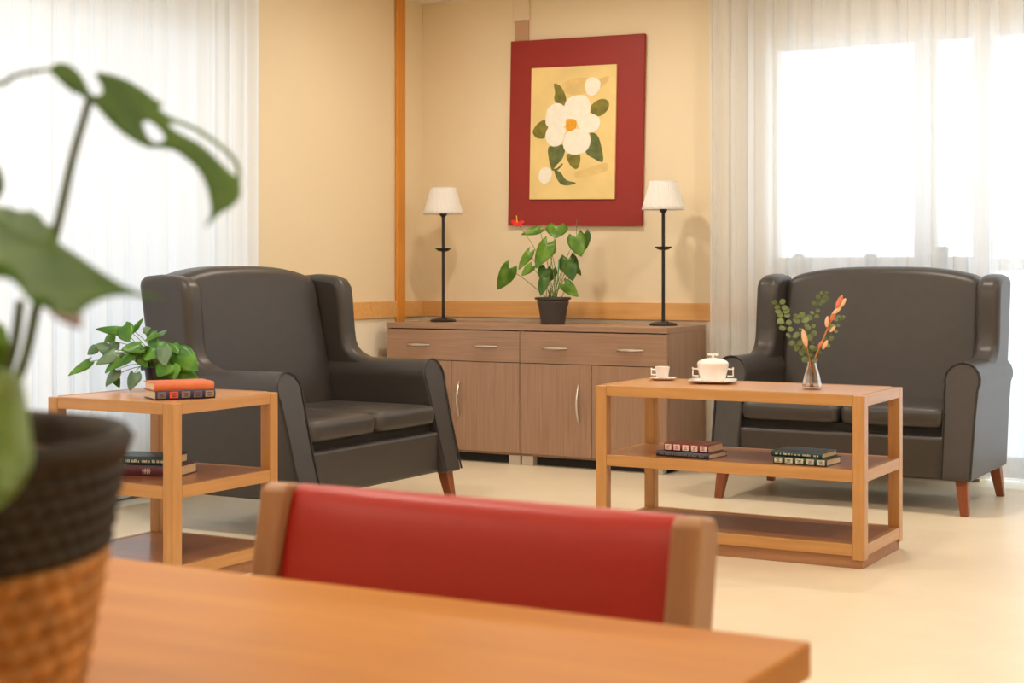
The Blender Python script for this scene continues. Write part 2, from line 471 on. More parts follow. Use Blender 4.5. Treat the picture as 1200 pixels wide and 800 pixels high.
# small things on the window sill, seen through the sheer curtain
M['sillgrey'] = mat('sill_ornament_grey', srgb(120, 132, 134), 0.5)
for nm, x, lab, prof in (('sill_jar', -2.745, 'round grey jar on the window sill behind the curtain, leftmost of three', [(0.018, 0), (0.034, 0.03), (0.040, 0.06), (0.034, 0.092), (0.022, 0.104), (0.002, 0.106)]),
                         ('sill_jar', -2.36, 'low grey pot on the window sill behind the curtain, middle of three', [(0.024, 0), (0.028, 0.04), (0.030, 0.100), (0.026, 0.102), (0.002, 0.098)]),
                         ('sill_jar', -1.99, 'tall grey pot on the window sill behind the curtain, rightmost of three', [(0.024, 0), (0.028, 0.05), (0.030, 0.135), (0.026, 0.137), (0.002, 0.13)])):
    t = thing(nm, lab, 'jar', (x, YB + 0.025, WZ0), group='grey jars on the window sill')
    MB().lathe(prof, 24).build('jar_body', M['sillgrey'], t, smooth=True)
    MB().lathe([(prof[-2][0] * 0.9, prof[-2][1]), (prof[-2][0] * 0.9, prof[-2][1] + 0.004), (0.002, prof[-2][1] + 0.005)], 20).build('jar_lid', M['sillgrey'], t, smooth=True)

# ------------------------------------------------------------------ sideboard
SX0, SX1, SY0, SY1, SZ = -4.985, -3.253, 7.406, 7.918, 0.757
sb = thing('sideboard', 'long grey-brown wood-grain sideboard with drawers and doors under the painting', 'sideboard', (SX0, SY0, 0))
SW, SD = SX1 - SX0, SY1 - SY0
box('top', M['walx'], sb, 0, SW, 0, SD, SZ - 0.03, SZ, 0.002)
c = MB(); c.box(0, 0.018, 0.02, SD, 0.05, SZ - 0.03); c.box(SW - 0.018, SW, 0.02, SD, 0.05, SZ - 0.03)
c.box(0.018, SW - 0.018, SD - 0.01, SD, 0.05, SZ - 0.03); c.box(0.018, SW - 0.018, 0.02, SD - 0.01, 0.05, 0.068)
c.box(SW / 2 - 0.018, SW / 2 + 0.018, 0.02, SD - 0.01, 0.068, SZ - 0.03)
c.build('carcass', M['walz'], sb)
box('gap_shade_panel', M['dark'], sb, 0.018, SW - 0.018, 0.021, 0.026, 0.068, SZ - 0.032, 0)  # black sheet that paints shade into the gaps between drawers and doors
box('recessed_base', M['dark'], sb, 0.03, SW - 0.03, 0.06, SD - 0.02, 0.002, 0.05, 0)
mx = -4.119 - SX0
def bow(L, vertical):
    pts = []
    for i in range(13):
        t = i / 12; u = (t - 0.5) * L; out = -0.024 * sin(pi * t) ** 0.8
        pts.append((0, out, u) if vertical else (u, out, 0))
    rad = [0.0035 + 0.0035 * sin(pi * i / 12) for i in range(13)]
    return MB().tube(pts, rad, 8)
def front(name, x0, x1, z0, z1, m, handles):
    p = box(name, m, sb, x0 + 0.0018, x1 - 0.0018, 0.0, 0.0195, z0 + 0.0018, z1 - 0.0018, 0.0015)
    for (hx, hz, L, v) in handles:
        bow(L, v).build('handle', M['steel'], p, smooth=True, loc=(hx, 0.001, hz))
DZ = 0.552
front('drawer', 0.0, mx, DZ, SZ - 0.034, M['walx'], [(-4.769 - SX0, 0.637, 0.150, 0), (-4.332 - SX0, 0.637, 0.150, 0)])
front('drawer', mx, SW, DZ, SZ - 0.034, M['walx'], [(-3.905 - SX0, 0.637, 0.150, 0), (-3.465 - SX0, 0.637, 0.150, 0)])
d1, d2 = -4.553 - SX0, -3.687 - SX0
front('door', 0.0, d1, 0.062, DZ, M['walz'], [(d1 - 0.045, 0.33, 0.2, 1)])
front('door', d1, mx, 0.062, DZ, M['walz'], [(-4.501 - SX0, 0.34, 0.2, 1)])
front('door', mx, d2, 0.062, DZ, M['walz'], [(-3.763 - SX0, 0.345, 0.2, 1)])
front('door', d2, SW, 0.062, DZ, M['walz'], [(-3.627 - SX0, 0.345, 0.2, 1)])
for fx in (0.03, mx - 0.075, mx + 0.005, SW - 0.10):
    for fy in (0.015, SD - 0.08):
        box('foot', M['foot'], sb, fx, fx + 0.07, fy, fy + 0.05, 0, 0.05, 0.002)

# ------------------------------------------------------------------ table lamps
def make_lamp(loc, label):
    t = thing('table_lamp', label, 'lamp', loc, 0.35, 'pair of lamps on the sideboard')
    b = MB().lathe([(0.074, 0), (0.076, 0.006), (0.070, 0.013), (0.045, 0.019), (0.014, 0.023)], 32).build('base', M['black'], t, smooth=True)
    MB().box(0.02, 0.032, -0.055, -0.04, 0.015, 0.024).build('switch', M['black'], b)
    MB().lathe([(0.010, 0.02), (0.009, 0.06), (0.009, 0.615)], 16).build('pole', M['black'], t, smooth=True)
    MB().lathe([(0.011, 0.402), (0.030, 0.406), (0.046, 0.418), (0.047, 0.421), (0.030, 0.411), (0.011, 0.412)], 28).build('dish', M['black'], t, smooth=True)
    MB().lathe([(0.010, 0.600), (0.021, 0.612), (0.022, 0.640), (0.015, 0.655)], 20).build('socket', M['black'], t, smooth=True)
    n = 168; rings = []
    for k in range(9):
        s = k / 8; r = 0.114 + (0.071 - 0.114) * s; z = 0.618 + 0.152 * s
        rings.append([((r + 0.0018 * cos(42 * 2 * pi * j / n)) * cos(2 * pi * j / n), (r + 0.0018 * cos(42 * 2 * pi * j / n)) * sin(2 * pi * j / n), z) for j in range(n)])
    sh = MB().loft(rings, False, False).build('shade', M['shade'], t, smooth=True, angle=80, fix=False, solid=0.0012)
    for r, z in ((0.115, 0.620), (0.072, 0.768)):
        MB().tube([(r * cos(a * pi / 20), r * sin(a * pi / 20), z) for a in range(41)], 0.0022, 6, False).build('shade_trim', M['shade'], sh, smooth=True)
    MB().lathe([(0.012, 0.652), (0.026, 0.69), (0.022, 0.72), (0.006, 0.735)], 16).build('bulb', M['porcelain'], t, smooth=True)
    return t
make_lamp((-4.765, 7.665, SZ), 'slim black table lamp with white shade beside the wooden wall strip')
make_lamp((-3.405, 7.70, SZ), 'slim black table lamp with white shade beside the back curtain')

# ------------------------------------------------------------------ painting
PY = YB - 0.028
pt = thing('painting', 'white magnolia painting on cream canvas in a wide red surround on the wall', 'painting', (-4.045, YB - 0.003, 1.836))
pt.rotation_euler = (0, radians(1.1), 0)
PW, PH = 0.848, 1.062
box('surround', M['redmat'], pt, -PW / 2, PW / 2, -0.025, 0, -PH / 2, PH / 2, 0.003)
cw0, cw1, ch0, ch1 = -0.278, 0.262, -0.383, 0.368
cv = box('canvas', M['canvas'], pt, cw0, cw1, -0.038, -0.025, ch0, ch1, 0.002)
def cpt(x, y):   # canvas coordinates measured as fractions of its width and height
    return cw0 + (cw1 - cw0) * x, ch1 - (ch1 - ch0) * y
def blob(name, m, pts, lift):
    poly = [cpt(*p) for p in pts]
    # smooth closed outline
    out = []
    n = len(poly)
    for i in range(n):
        p0, p1, p2, p3 = [Vector(poly[(i + k) % n]) for k in (-1, 0, 1, 2)]
        for t in (0, 0.25, 0.5, 0.75):
            out.append(tuple(0.5 * ((2 * p1) + (p2 - p0) * t + (2 * p0 - 5 * p1 + 4 * p2 - p3) * t * t + (3 * p1 - p0 - 3 * p2 + p3) * t ** 3)))
    MB().prism(out, 'y', -0.0382 - lift, -0.0375).build(name, m, cv)
def ell(cx, cy, rx, ry, rot=0, n=12, sq=0.0):
    pts = []
    for i in range(n):
        a = 2 * pi * i / n
        x, y = rx * cos(a), ry * sin(a)
        k = 1 + sq * cos(2 * a)
        pts.append((cx + k * (x * cos(rot) - y * sin(rot)), cy + k * (x * sin(rot) + y * cos(rot)) * 0.655 / 1.0))
    return pts
fr = lambda x, y: ((x - 112) / 348.0, (y - 143 + (x - 112) * 0.05) / 532.0)   # from the picture's own canvas area
P = lambda L: [fr(*p) for p in L]
blob('wash', M['pshade'], P([(230, 215), (300, 180), (380, 185), (430, 172), (415, 205), (360, 235), (280, 250)]), 0.0002)
blob('wash', M['pshade'], P([(300, 560), (350, 540), (425, 515), (430, 545), (380, 565), (310, 580)]), 0.0002)
for nm, L in (('pleaf', [(208, 205), (235, 215), (255, 250), (258, 285), (235, 292), (210, 270), (213, 240)]),
              ('pleaf', [(360, 295), (385, 270), (415, 264), (433, 280), (425, 310), (395, 332), (365, 322)]),
              ('pleaf', [(122, 400), (145, 365), (178, 352), (185, 400), (170, 425), (140, 425)]),
              ('pleaf2', [(190, 460), (235, 450), (258, 455), (250, 500), (225, 530), (205, 550), (192, 510)]),
              ('pleaf', [(264, 490), (300, 480), (320, 490), (318, 525), (305, 545), (280, 530)]),
              ('pleaf2', [(342, 475), (360, 420), (358, 398), (385, 405), (402, 440), (413, 510), (375, 500)]),
              ('pleaf2', [(215, 555), (240, 560), (265, 590), (305, 600), (265, 612), (235, 600)])):
    blob('painted_leaf', M[nm], P(L), 0.0008)
blob('painted_stem', M['pleaf2'], P([(205, 548), (225, 545), (245, 525), (249, 530), (228, 552), (207, 554)]), 0.0007)
blob('painted_bud', M['petal'], P([(335, 215), (345, 185), (372, 178), (396, 195), (393, 225), (370, 250), (345, 245)]), 0.0012)
blob('painted_bud', M['petal'], P([(150, 580), (160, 550), (185, 542), (205, 560), (200, 590), (180, 608), (158, 602)]), 0.0012)
for k, L in enumerate(([(175, 350), (185, 305), (220, 283), (250, 295), (262, 340), (255, 375), (215, 385), (182, 375)],
                       [(252, 315), (262, 270), (305, 250), (345, 258), (358, 295), (345, 335), (300, 352), (265, 345)],
                       [(305, 355), (325, 330), (365, 323), (395, 340), (397, 370), (375, 395), (330, 395)],
                       [(250, 450), (262, 405), (300, 385), (345, 395), (362, 430), (345, 470), (300, 488), (265, 478)],
                       [(176, 420), (190, 380), (225, 372), (258, 385), (255, 420), (235, 452), (200, 455)])):
    blob('painted_petal', M['petal'], P(L), 0.0012 + 0.0004 * k)
blob('painted_flower_core', M['pcore'], P([(262, 352), (285, 345), (300, 352), (300, 378), (285, 392), (264, 388)]), 0.0040)

# cable duct running down to the painting
cd = thing('cable_duct', 'short pale cable duct on the wall above the painting', 'cable duct', (-4.45, YB, 0))
box('cover', M['duct'], cd, 0.0, 0.105, -0.018, 0, 2.49, ZC, 0.003)
box('lower_cover', M['duct2'], cd, 0.008, 0.098, -0.012, 0, 2.355, 2.49, 0.002)

# ------------------------------------------------------------------ sofas
def make_sofa(loc, rz, label):
    t = thing('wing_sofa', label, 'sofa', loc, rz, 'two dark leather wing sofas')
    LE = M['leather']
    box('seat_base', LE, t, -0.475, 0.475, -0.405, 0.24, 0.150, 0.333, 0.018, 3, smooth=True, wn=True)
    for s in (-1, 1):
        # arm with rolled top and raked front
        prof = [(0.462, 0.150), (0.462, 0.30), (0.460, 0.44), (0.455, 0.52)]
        cxr, czr, rr = 0.533, 0.572, 0.080
        for k in range(0, 13):
            a = radians(200 - k * 19)
            prof.append((cxr + rr * cos(a), czr + rr * sin(a)))
        prof += [(0.602, 0.50), (0.598, 0.42), (0.596, 0.28), (0.594, 0.150)]
        def ring(f): return [(s * x, f(z), z) for x, z in prof]
        yf = lambda z: -0.448 + 0.245 * (z - 0.135)
        yb = lambda z: 0.27 + 0.13 * (z - 0.135)
        MB().loft([ring(yf), ring(lambda z: yf(z) + 0.12), ring(lambda z: 0.5 * (yf(z) + yb(z))), ring(yb)]).build('arm', LE, t, smooth=True, bevel=0.012, seg=3, angle=50, wn=True)
        pp = [(s * (0.533 + (x - 0.533) * 0.97), yf(z) - 0.001, z) for x, z in prof]
        pp[0] = pp[0][:2] + (0.158,); pp[-1] = pp[-1][:2] + (0.158,)
        MB().tube(pp, 0.0042, 6).build('piping', M['piping'], t, smooth=True)
        # wing
        side = [(0.30, 0.40), (0.335, 0.60), (0.375, 0.80), (0.405, 0.985), (0.400, 1.012), (0.375, 1.028), (0.30, 1.034), (0.22, 1.028), (0.165, 1.010), (0.140, 0.975),
                (0.132, 0.92), (0.126, 0.85), (0.120, 0.775), (0.112, 0.725), (0.098, 0.695), (0.072, 0.672), (0.03, 0.655), (-0.04, 0.640), (-0.06, 0.56), (0.10, 0.45)]
        w = MB().prism(side, 'x', s * 0.478, s * 0.590)
        w.build('wing', LE, t, smooth=True, bevel=0.036, seg=4, angle=50, wn=True)
    # backrest: arched top, reclined
    poly = [(-0.488, 0.34)]
    poly += [(0.488, 0.34), (0.490, 0.70), (0.488, 0.95)]
    for k in range(0, 15):
        x = 0.470 - 0.94 * k / 14
        poly.append((x, 1.018 + 0.052 * (1 - abs(x / 0.47) ** 3.0)))
    poly += [(-0.488, 0.95), (-0.490, 0.70)]
    b = MB().prism(poly, 'y', 0.0, 0.165)
    b.mapv(lambda p: Vector((p.x, p.y + 0.155 + 0.20 * (p.z - 0.42), p.z)))
    b.build('backrest', LE, t, smooth=True, bevel=0.045, seg=4, angle=45, wn=True)
    # seat cushions
    for x0, x1 in ((-0.468, -0.002), (0.002, 0.468)):
        nu, nv = 12, 12; rings = []
        x_c, hw = (x0 + x1) / 2, (x1 - x0) / 2
        y0, y1, z0, z1 = -0.400, 0.19, 0.366, 0.452
        levels = [(0.90, 0.0), (0.985, 0.10), (1.0, 0.28), (1.0, 0.70), (0.975, 0.90), (0.91, 0.985), (0.7, 1.05), (0.35, 1.10), (0.02, 1.12)]
        for f, h in levels:
            r = []
            for k in range(48):
                a = 2 * pi * k / 48
                ex = 0.16
                ux = math.copysign(abs(cos(a)) ** ex, cos(a)); uy = math.copysign(abs(sin(a)) ** ex, sin(a))
                ins = (1 - f) * hw if f > 0.85 else None
                if ins is not None:
                    r.append((x_c + ux * (hw - ins), (y0 + y1) / 2 + uy * ((y1 - y0) / 2 - ins), z0 + (z1 - z0) * h))
                else:
                    r.append((x_c + ux * hw * f, (y0 + y1) / 2 + uy * (y1 - y0) / 2 * f, z0 + (z1 - z0) * h))
            rings.append(r)
        MB().loft(rings).build('seat_cushion', LE, t, smooth=True, angle=70)
    box('seat_gap_shadow', M['dark'], t, -0.462, 0.462, -0.360, 0.20, 0.328, 0.370, 0)  # black slab standing in for the shadow between cushions and base
    for sx in (-1, 1):
        for sy, ytop, ybot in ((-1, -0.385, -0.412), (1, 0.24, 0.285)):
            tx, bxp = sx * 0.545, sx * 0.562
            lg = MB().loft([[(bxp - .017, ybot - .017, 0), (bxp + .017, ybot - .017, 0), (bxp + .017, ybot + .017, 0), (bxp - .017, ybot + .017, 0)],
                            [(tx - .026, ytop - .026, 0.155), (tx + .026, ytop - .026, 0.155), (tx + .026, ytop + .026, 0.155), (tx - .026, ytop + .026, 0.155)]])
            lg.build('leg', M['legwood'], t, bevel=0.003)
    return t
make_sofa((-4.120, 5.475, 0), radians(90), 'dark brown leather wing sofa in the left corner, seen from its side')
make_sofa((-2.165, 7.21, 0), 0, 'dark brown leather wing sofa facing forward in front of the back window')

# ------------------------------------------------------------------ three-tier tables
def make_table(name, label, x0, x1, y0, y1, h, cat):
    t = thing(name, label, cat, (x0, y0, 0))
    w, d, L = x1 - x0, y1 - y0, 0.044
    for lx in (0, w - L):
        for ly in (0, d - L):
            box('leg', M['beechz'], t, lx, lx + L, ly, ly + L, 0.030, h - 0.002, 0.003)
    def tier(z1, th, panel, nm):
        box(nm, M['beechx'], t, L + .0005, w - L - .0005, 0.001, 0.024, z1 - th, z1, 0.002)
        box(nm, M['beechx'], t, L + .0005, w - L - .0005, d - 0.024, d - 0.001, z1 - th, z1, 0.002)
        box(nm, M['beechy'], t, 0.001, 0.024, L + .0005, d - L - .0005, z1 - th, z1, 0.002)
        box(nm, M['beechy'], t, w - 0.024, w - 0.001, L + .0005, d - L - .0005, z1 - th, z1, 0.002)
        MB().box(0.0245, w - 0.0245, 0.0245, d - 0.0245, z1 - 0.020, z1 - 0.0015).build(panel[0], panel[1], t, bevel=0.001)
    tier(h, 0.040, ('table_top', M['beech_top']), 'top_rail')
    tier(0.347, 0.042, ('shelf', M['shelf']), 'shelf_rail')
    tier(0.086, 0.042, ('bottom_shelf', M['shelf']), 'base_rail')
    pl = MB(); a = 0.010
    pl.box(a, w - a, a, a + .02, 0, .046); pl.box(a, w - a, d - a - .02, d - a, 0, .046)
    pl.box(a, a + .02, a + .02, d - a - .02, 0, .046); pl.box(w - a - .02, w - a, a + .02, d - a - .02, 0, .046)
    pl.build('plinth', M['plinth'], t, bevel=0.002)
    return t
CX0, CX1, CY0, CY1, CZ = -2.672, -1.622, 5.405, 5.895, 0.612
make_table('coffee_table', 'long three-tier beech coffee table carrying the tea things and vase', CX0, CX1, CY0, CY1, CZ, 'table')
TX0, TX1, TY0, TY1, TZ = -4.02, -3.460, 3.905, 4.455, 0.62
make_table('side_table', 'square three-tier beech side table beside the left sofa', TX0, TX1, TY0, TY1, TZ, 'table')

# ------------------------------------------------------------------ books
def make_book(loc, rz, L, D, H, col, label, spine='plain', text=(230, 220, 190), band_cols=None):
    """spine along local x on the -y side; pages show at both ends"""
    t = thing('book', label, 'book', loc, rz)
    cm = mat('book_cover', col, 0.4, var=0.06, scale=40)
    c = MB()
    c.box(-L / 2, L / 2, -D / 2 + 0.004, D / 2, 0, 0.003); c.box(-L / 2, L / 2, -D / 2 + 0.004, D / 2, H - 0.003, H)
    n = 6; ring0 = []; ring1 = []
    prof = [(-D / 2 + 0.004, 0.0)] + [(-D / 2 + 0.004 - 0.005 * sin(pi * k / n), H * k / n) for k in range(1, n)] + [(-D / 2 + 0.004, H)] + [(-D / 2 + 0.007, H), (-D / 2 + 0.007, 0)]
    c.prism(prof, 'x', -L / 2, L / 2)
    cv_ = c.build('cover', cm, t, smooth=True, angle=30)
    MB().box(-L / 2 + 0.004, L / 2 - 0.004, -D / 2 + 0.007, D / 2 - 0.004, 0.003, H - 0.003).build('pages', M['paper'], t)
    tm = mat('spine_print', srgb(*text), 0.5, var=0.25, scale=160)
    if spine == 'panels':
        k = 5; pw = L / k
        for i in range(k):
            m_ = tm if not band_cols else mat('spine_label', srgb(*band_cols[i % len(band_cols)]), 0.5, var=0.25, scale=150)
            x = -L / 2 + pw * (i + 0.5)
            MB().box(x - pw * 0.36, x + pw * 0.36, -D / 2 - 0.0022, -D / 2 + 0.0005, H * 0.16, H * 0.86).build('spine_panel', m_, cv_, bevel=0.0005)
            for q in range(3):
                MB().box(x - pw * (0.20, 0.12, 0.20)[q], x + pw * (0.20, 0.12, 0.20)[q], -D / 2 - 0.0026, -D / 2, H * (0.62 - 0.16 * q), H * (0.70 - 0.16 * q)).build('spine_ornament', cm, cv_)
    elif spine == 'title':
        rnd = random.Random(int(L * 10000)); x = -L * 0.42
        let = MB()
        while x < L * 0.42:
            w = rnd.uniform(0.0018, 0.0045)
            if rnd.random() > 0.22: let.box(x, x + w, -D / 2 - 0.0016, -D / 2 + 0.0005, H * 0.34, H * (0.58 + 0.1 * rnd.random()))
            x += w + 0.0018
        let.build('spine_lettering', tm, cv_)
    elif spine == 'emblem':
        e = MB()
        for dx in (-0.012, -0.004, 0.004, 0.012):
            e.box(dx - 0.0012, dx + 0.0012, -D / 2 - 0.0016, -D / 2 + 0.0005, H * 0.25, H * 0.75)
        e.box(-0.016, 0.016, -D / 2 - 0.0016, -D / 2 + 0.0005, H * 0.46, H * 0.54)
        e.build('spine_lettering', tm, cv_)
    return t
SH = 0.3455
make_book((-2.335, 5.545, SH), radians(-6), 0.225, 0.15, 0.020, srgb(48, 46, 54), 'slim dark grey book under the red one on the coffee table shelf', 'title', (120, 116, 120))
make_book((-2.330, 5.555, SH + 0.020), radians(-4), 0.185, 0.135, 0.030, srgb(130, 22, 30), 'dark red book with silver spine panels on the coffee table shelf', 'panels', (226, 206, 196))
make_book((-1.878, 5.545, SH), radians(-3), 0.205, 0.15, 0.026, srgb(20, 58, 52), 'green book with cream spine panels, lower of the green pair', 'panels', (214, 210, 186))
make_book((-1.890, 5.550, SH + 0.026), radians(-4), 0.195, 0.15, 0.021, srgb(14, 46, 46), 'dark green book with small gold lettering, upper of the green pair', 'title', (210, 202, 176))
make_book((-3.752, 4.150, SH), radians(16), 0.235, 0.155, 0.036, srgb(92, 44, 58), 'plum purple book at the bottom on the side table shelf', 'emblem', (220, 200, 196))
make_book((-3.775, 4.145, SH + 0.036), radians(17), 0.215, 0.15, 0.030, srgb(20, 66, 72), 'teal book lying on the purple one under the side table top', 'title', (216, 214, 200))
make_book((-3.590, 4.085, TZ), radians(58), 0.205, 0.14, 0.030, srgb(38, 42, 78), 'navy blue book with ornate spine panels on the side table', 'panels', band_cols=[(120, 108, 108), (226, 84, 36), (140, 122, 112), (110, 96, 112), (160, 140, 120)])
make_book((-3.592, 4.083, TZ + 0.030), radians(57), 0.203, 0.14, 0.027, srgb(212, 114, 72), 'orange book lying on top of the navy one on the side table', 'plain')

# ------------------------------------------------------------------ tea things
def sq_plate(name, label, loc, rz, s, h):
    rings = []
    for f, z in ((0.62, 0.0), (0.66, 0.0), (0.80, h * 0.35), (1.0, h), (0.985, h * 1.05), (0.78, h * 0.55), (0.62, h * 0.35), (0.02, h * 0.32)):
        r = []
        for k in range(40):
            a = 2 * pi * k / 40
            ux = math.copysign(abs(cos(a)) ** 0.35, cos(a)); uy = math.copysign(abs(sin(a)) ** 0.35, sin(a))
            r.append((ux * s / 2 * f, uy * s / 2 * f, z))
        rings.append(r)
    o = MB().loft(rings).build(name, M['porcelain'], None, smooth=True, angle=60, loc=loc, rz=rz)
    return tag(o, label, 'plate')
def loop_handle(t, x0, x1, z0, z1, name='handle'):
    h = MB(); r = 0.0032
    h.tube([(x0, 0, z0), (x1, 0, z0 + 0.001), (x1, 0, z1 - 0.001), (x0, 0, z1)], r, 8)
    h.tube([(x1, 0, z1 - 0.002), (x1, 0, z1 + 0.006)], r, 8)
    h.build(name, M['porcelain'], t, smooth=True)
cpos = (-2.565, 5.80, CZ)
sq_plate('saucer', 'small square white saucer under the coffee cup', cpos, 0.35, 0.105, 0.009)
cup = thing('coffee_cup', 'small white porcelain cup with angular handle on its saucer', 'cup', (cpos[0] - 0.004, cpos[1], CZ + 0.0036), 0.45)
MB().lathe([(0.020, 0), (0.0215, 0.004), (0.024, 0.010), (0.0275, 0.030), (0.0305, 0.049), (0.0290, 0.049), (0.0255, 0.030), (0.021, 0.008), (0.001, 0.007)], 32).build('bowl', M['porcelain'], cup, smooth=True)
loop_handle(cup, -0.025, -0.044, 0.016, 0.038)
sp = thing('teaspoon', 'small steel teaspoon lying on the saucer', 'spoon', (cpos[0] + 0.022, cpos[1] - 0.024, CZ + 0.0085), 0.6)
MB().tube([(-0.02, 0, 0), (0.02, 0, 0.002), (0.042, 0, 0.005)], [0.0012, 0.0014, 0.002], 6).build('spoon_handle', M['steel'], sp, smooth=True)
MB().ellipsoid((-0.029, 0, 0.001), (0.011, 0.0075, 0.003)).build('spoon_bowl', M['steel'], sp, smooth=True)
bpos = (-2.325, 5.735, CZ)
sq_plate('plate', 'large square white plate under the sugar bowl', bpos, 0.30, 0.185, 0.012)
bw = thing('sugar_bowl', 'round white lidded sugar bowl with angular handles on a square plate', 'sugar bowl', (bpos[0], bpos[1], CZ + 0.0045), 0.38)
MB().lathe([(0.040, 0), (0.044, 0.003), (0.050, 0.015), (0.058, 0.045), (0.062, 0.068), (0.060, 0.070), (0.054, 0.045), (0.040, 0.006), (0.001, 0.005)], 36).build('bowl', M['porcelain'], bw, smooth=True)
ld = MB().lathe([(0.061, 0.069), (0.0615, 0.072), (0.056, 0.080), (0.040, 0.088), (0.020, 0.092), (0.006, 0.093)], 36).build('lid', M['porcelain'], bw, smooth=True)
kb = MB(); kb.tube([(0, 0, 0.092), (0, 0, 0.104)], 0.005, 10); kb.box(-0.021, 0.021, -0.006, 0.006, 0.102, 0.109)
kb.build('knob', M['porcelain'], ld, bevel=0.002)
loop_handle(bw, 0.056, 0.078, 0.022, 0.050)
loop_handle(bw, -0.056, -0.078, 0.022, 0.050)

# ------------------------------------------------------------------ leaves
def leaf(name, m, parent, base, tip, width, up=None, lobes=0.0, fold=0.25, droop=0.15, n=9, shape='heart'):
    """a curved leaf blade from base (stalk joint) to tip; lobes: how far the heart lobes reach back past the joint"""
    base = Vector(base); tip = Vector(tip); ax = tip - base; Ln = ax.length; ax.normalize()
    up = Vector(up if up else (0, 0, 1)); side = ax.cross(up)
    if side.length < 1e-4: side = ax.orthogonal()
    side.normalize(); nrm = side.cross(ax).normalized()
    vs, fs = [], []
    cols = 7
    for i in range(n + 1):
        t = i / n
        if shape == 'heart': w = (sin(pi * min(1, t ** 0.55)) ** 0.75) * (1 - 0.15 * t)
        elif shape == 'round': w = sin(pi * t) ** 0.5
        else: w = sin(pi * t ** 0.8) ** 0.9
        w *= width / 2
        for j in range(cols):
            q = (j / (cols - 1)) * 2 - 1
            back = lobes * Ln * (abs(q) ** 1.2) * (1 - t) ** 3
            x = t * Ln - back; y = q * w
            if lobes and i == 0: y = q * width * 0.26
            z = fold * abs(y) - droop * Ln * t * t + 0.02 * Ln * sin(6 * t + 3 * q)
            vs.append(base + ax * x + side * y + nrm * z)
    for i in range(n):
        for j in range(cols - 1):
            a = i * cols + j
            fs.append((a, a + 1, a + cols + 1, a + cols))
    mb = MB(); mb.add(vs, fs)
    return mb.build(name, m, parent, smooth=True, angle=180, fix=False, solid=min(0.0009, width * 0.02))

def arc(a, b, sag=0.0, n=8, lift=(0, 0, 1)):
    a, b, l = Vector(a), Vector(b), Vector(lift)
    return [a.lerp(b, i / n) + l * sag * sin(pi * i / n) for i in range(n + 1)]

def pot(name, label, loc, prof, m, soil_r, soil_z, rim=None):
    t = thing(name, label, 'plant pot', loc)
    MB().lathe(prof, 40).build('pot_body', m, t, smooth=True)
    MB().lathe([(soil_r, soil_z - 0.01), (soil_r, soil_z), (0.002, soil_z + 0.006)], 24).build('soil', M['soil'], t, smooth=True)
    return t

# anthurium on the sideboard
AP = Vector((-4.018, 7.60, SZ))
pot('flower_pot', 'dark grey plastic flower pot in the middle of the sideboard', AP,
    [(0.062, 0), (0.066, 0.004), (0.078, 0.085), (0.086, 0.112), (0.088, 0.128), (0.086, 0.134), (0.099, 0.136), (0.101, 0.146), (0.092, 0.148), (0.084, 0.135), (0.078, 0.09), (0.06, 0.02), (0.002, 0.018)],
    M['potgrey'], 0.081, 0.125)
an = thing('anthurium_plant', 'green anthurium with one small red flower in the grey pot', 'plant', AP + Vector((0, 0, 0.131)))
PXM = 8.62 / FPX / 5.0      # metres per measured unit at the plant's distance
def apt(x, y, d):           # units measured right and up from the soil, d metres towards the window
    return RIGHT * ((x - 378) * PXM) + UP * ((585 - y) * PXM) + FWD * d
def stem_to(parent, a, b, sag, r=0.0022, m=None, lift=None):
    MB().tube(arc(a, b, sag, 8, lift or (0, 0, 1)), [r * (1.25 - 0.5 * i / 8) for i in range(9)], 6).build('stem', m or M['stem'], parent, smooth=True)
alist = [((122, 400), (50, 525), 88, -0.03, 0.02, 'anth'), ((240, 305), (175, 405), 50, 0.02, -0.01, 'anth'), ((252, 385), (193, 442), 44, -0.05, -0.06, 'anth'),
         ((345, 255), (275, 395), 92, -0.05, -0.09, 'anth'), ((365, 275), (330, 345), 64, 0.01, 0.0, 'anth'), ((400, 150), (393, 222), 110, 0.0, -0.03, 'anth'),
         ((300, 165), (192, 200), 48, 0.03, 0.02, 'anth'), ((510, 218), (541, 330), 92, -0.03, -0.06, 'anth'), ((562, 195), (570, 290), 62, 0.05, 0.05, 'anth2'),
         ((468, 345), (492, 472), 92, 0.0, -0.03, 'anth2'), ((445, 490), (521, 562), 62, -0.06, -0.09, 'anth'), ((508, 390), (546, 442), 34, 0.05, 0.06, 'anth'),
         ((335, 400), (298, 455), 70, -0.04, -0.06, 'anth2'), ((375, 405), (366, 475), 55, 0.03, 0.02, 'anth2'), ((325, 460), (303, 556), 56, -0.06, -0.09, 'anth2'),
         ((440, 350), (430, 420), 50, 0.05, 0.04, 'anth2')]
for k, (b, tp, w, d0, d1_, mm) in enumerate(alist):
    B, Tt = apt(*b, d0), apt(*tp, d1_)
    upv = -FWD + UP * 0.35 + RIGHT * random.uniform(-0.4, 0.4)
    stem_to(an, apt(378 + (k % 5 - 2) * 9, 590, (k % 3 - 1) * 0.012), B, 0.012 * (1 if b[0] > 378 else -1), 0.0020, M['stem'], RIGHT * (-1))
    leaf('leaf', M[mm], an, B, Tt, 1.25 * w * PXM, upv, lobes=0.28, fold=-0.2, droop=0.06)
st = apt(395, 590, -0.02)
MB().tube([apt(382, 585, -0.03), apt(405, 470, -0.03), apt(412, 350, -0.03)], 0.0035, 8).build('support_stake', M['stake'], an, smooth=True)
stem_to(an, apt(420, 590, 0), apt(516, 112, 0.0), 0.03, 0.0018, M['stem'], RIGHT)
stem_to(an, apt(340, 590, 0), apt(172, 138, -0.02), 0.05, 0.0016, M['stem'], RIGHT)
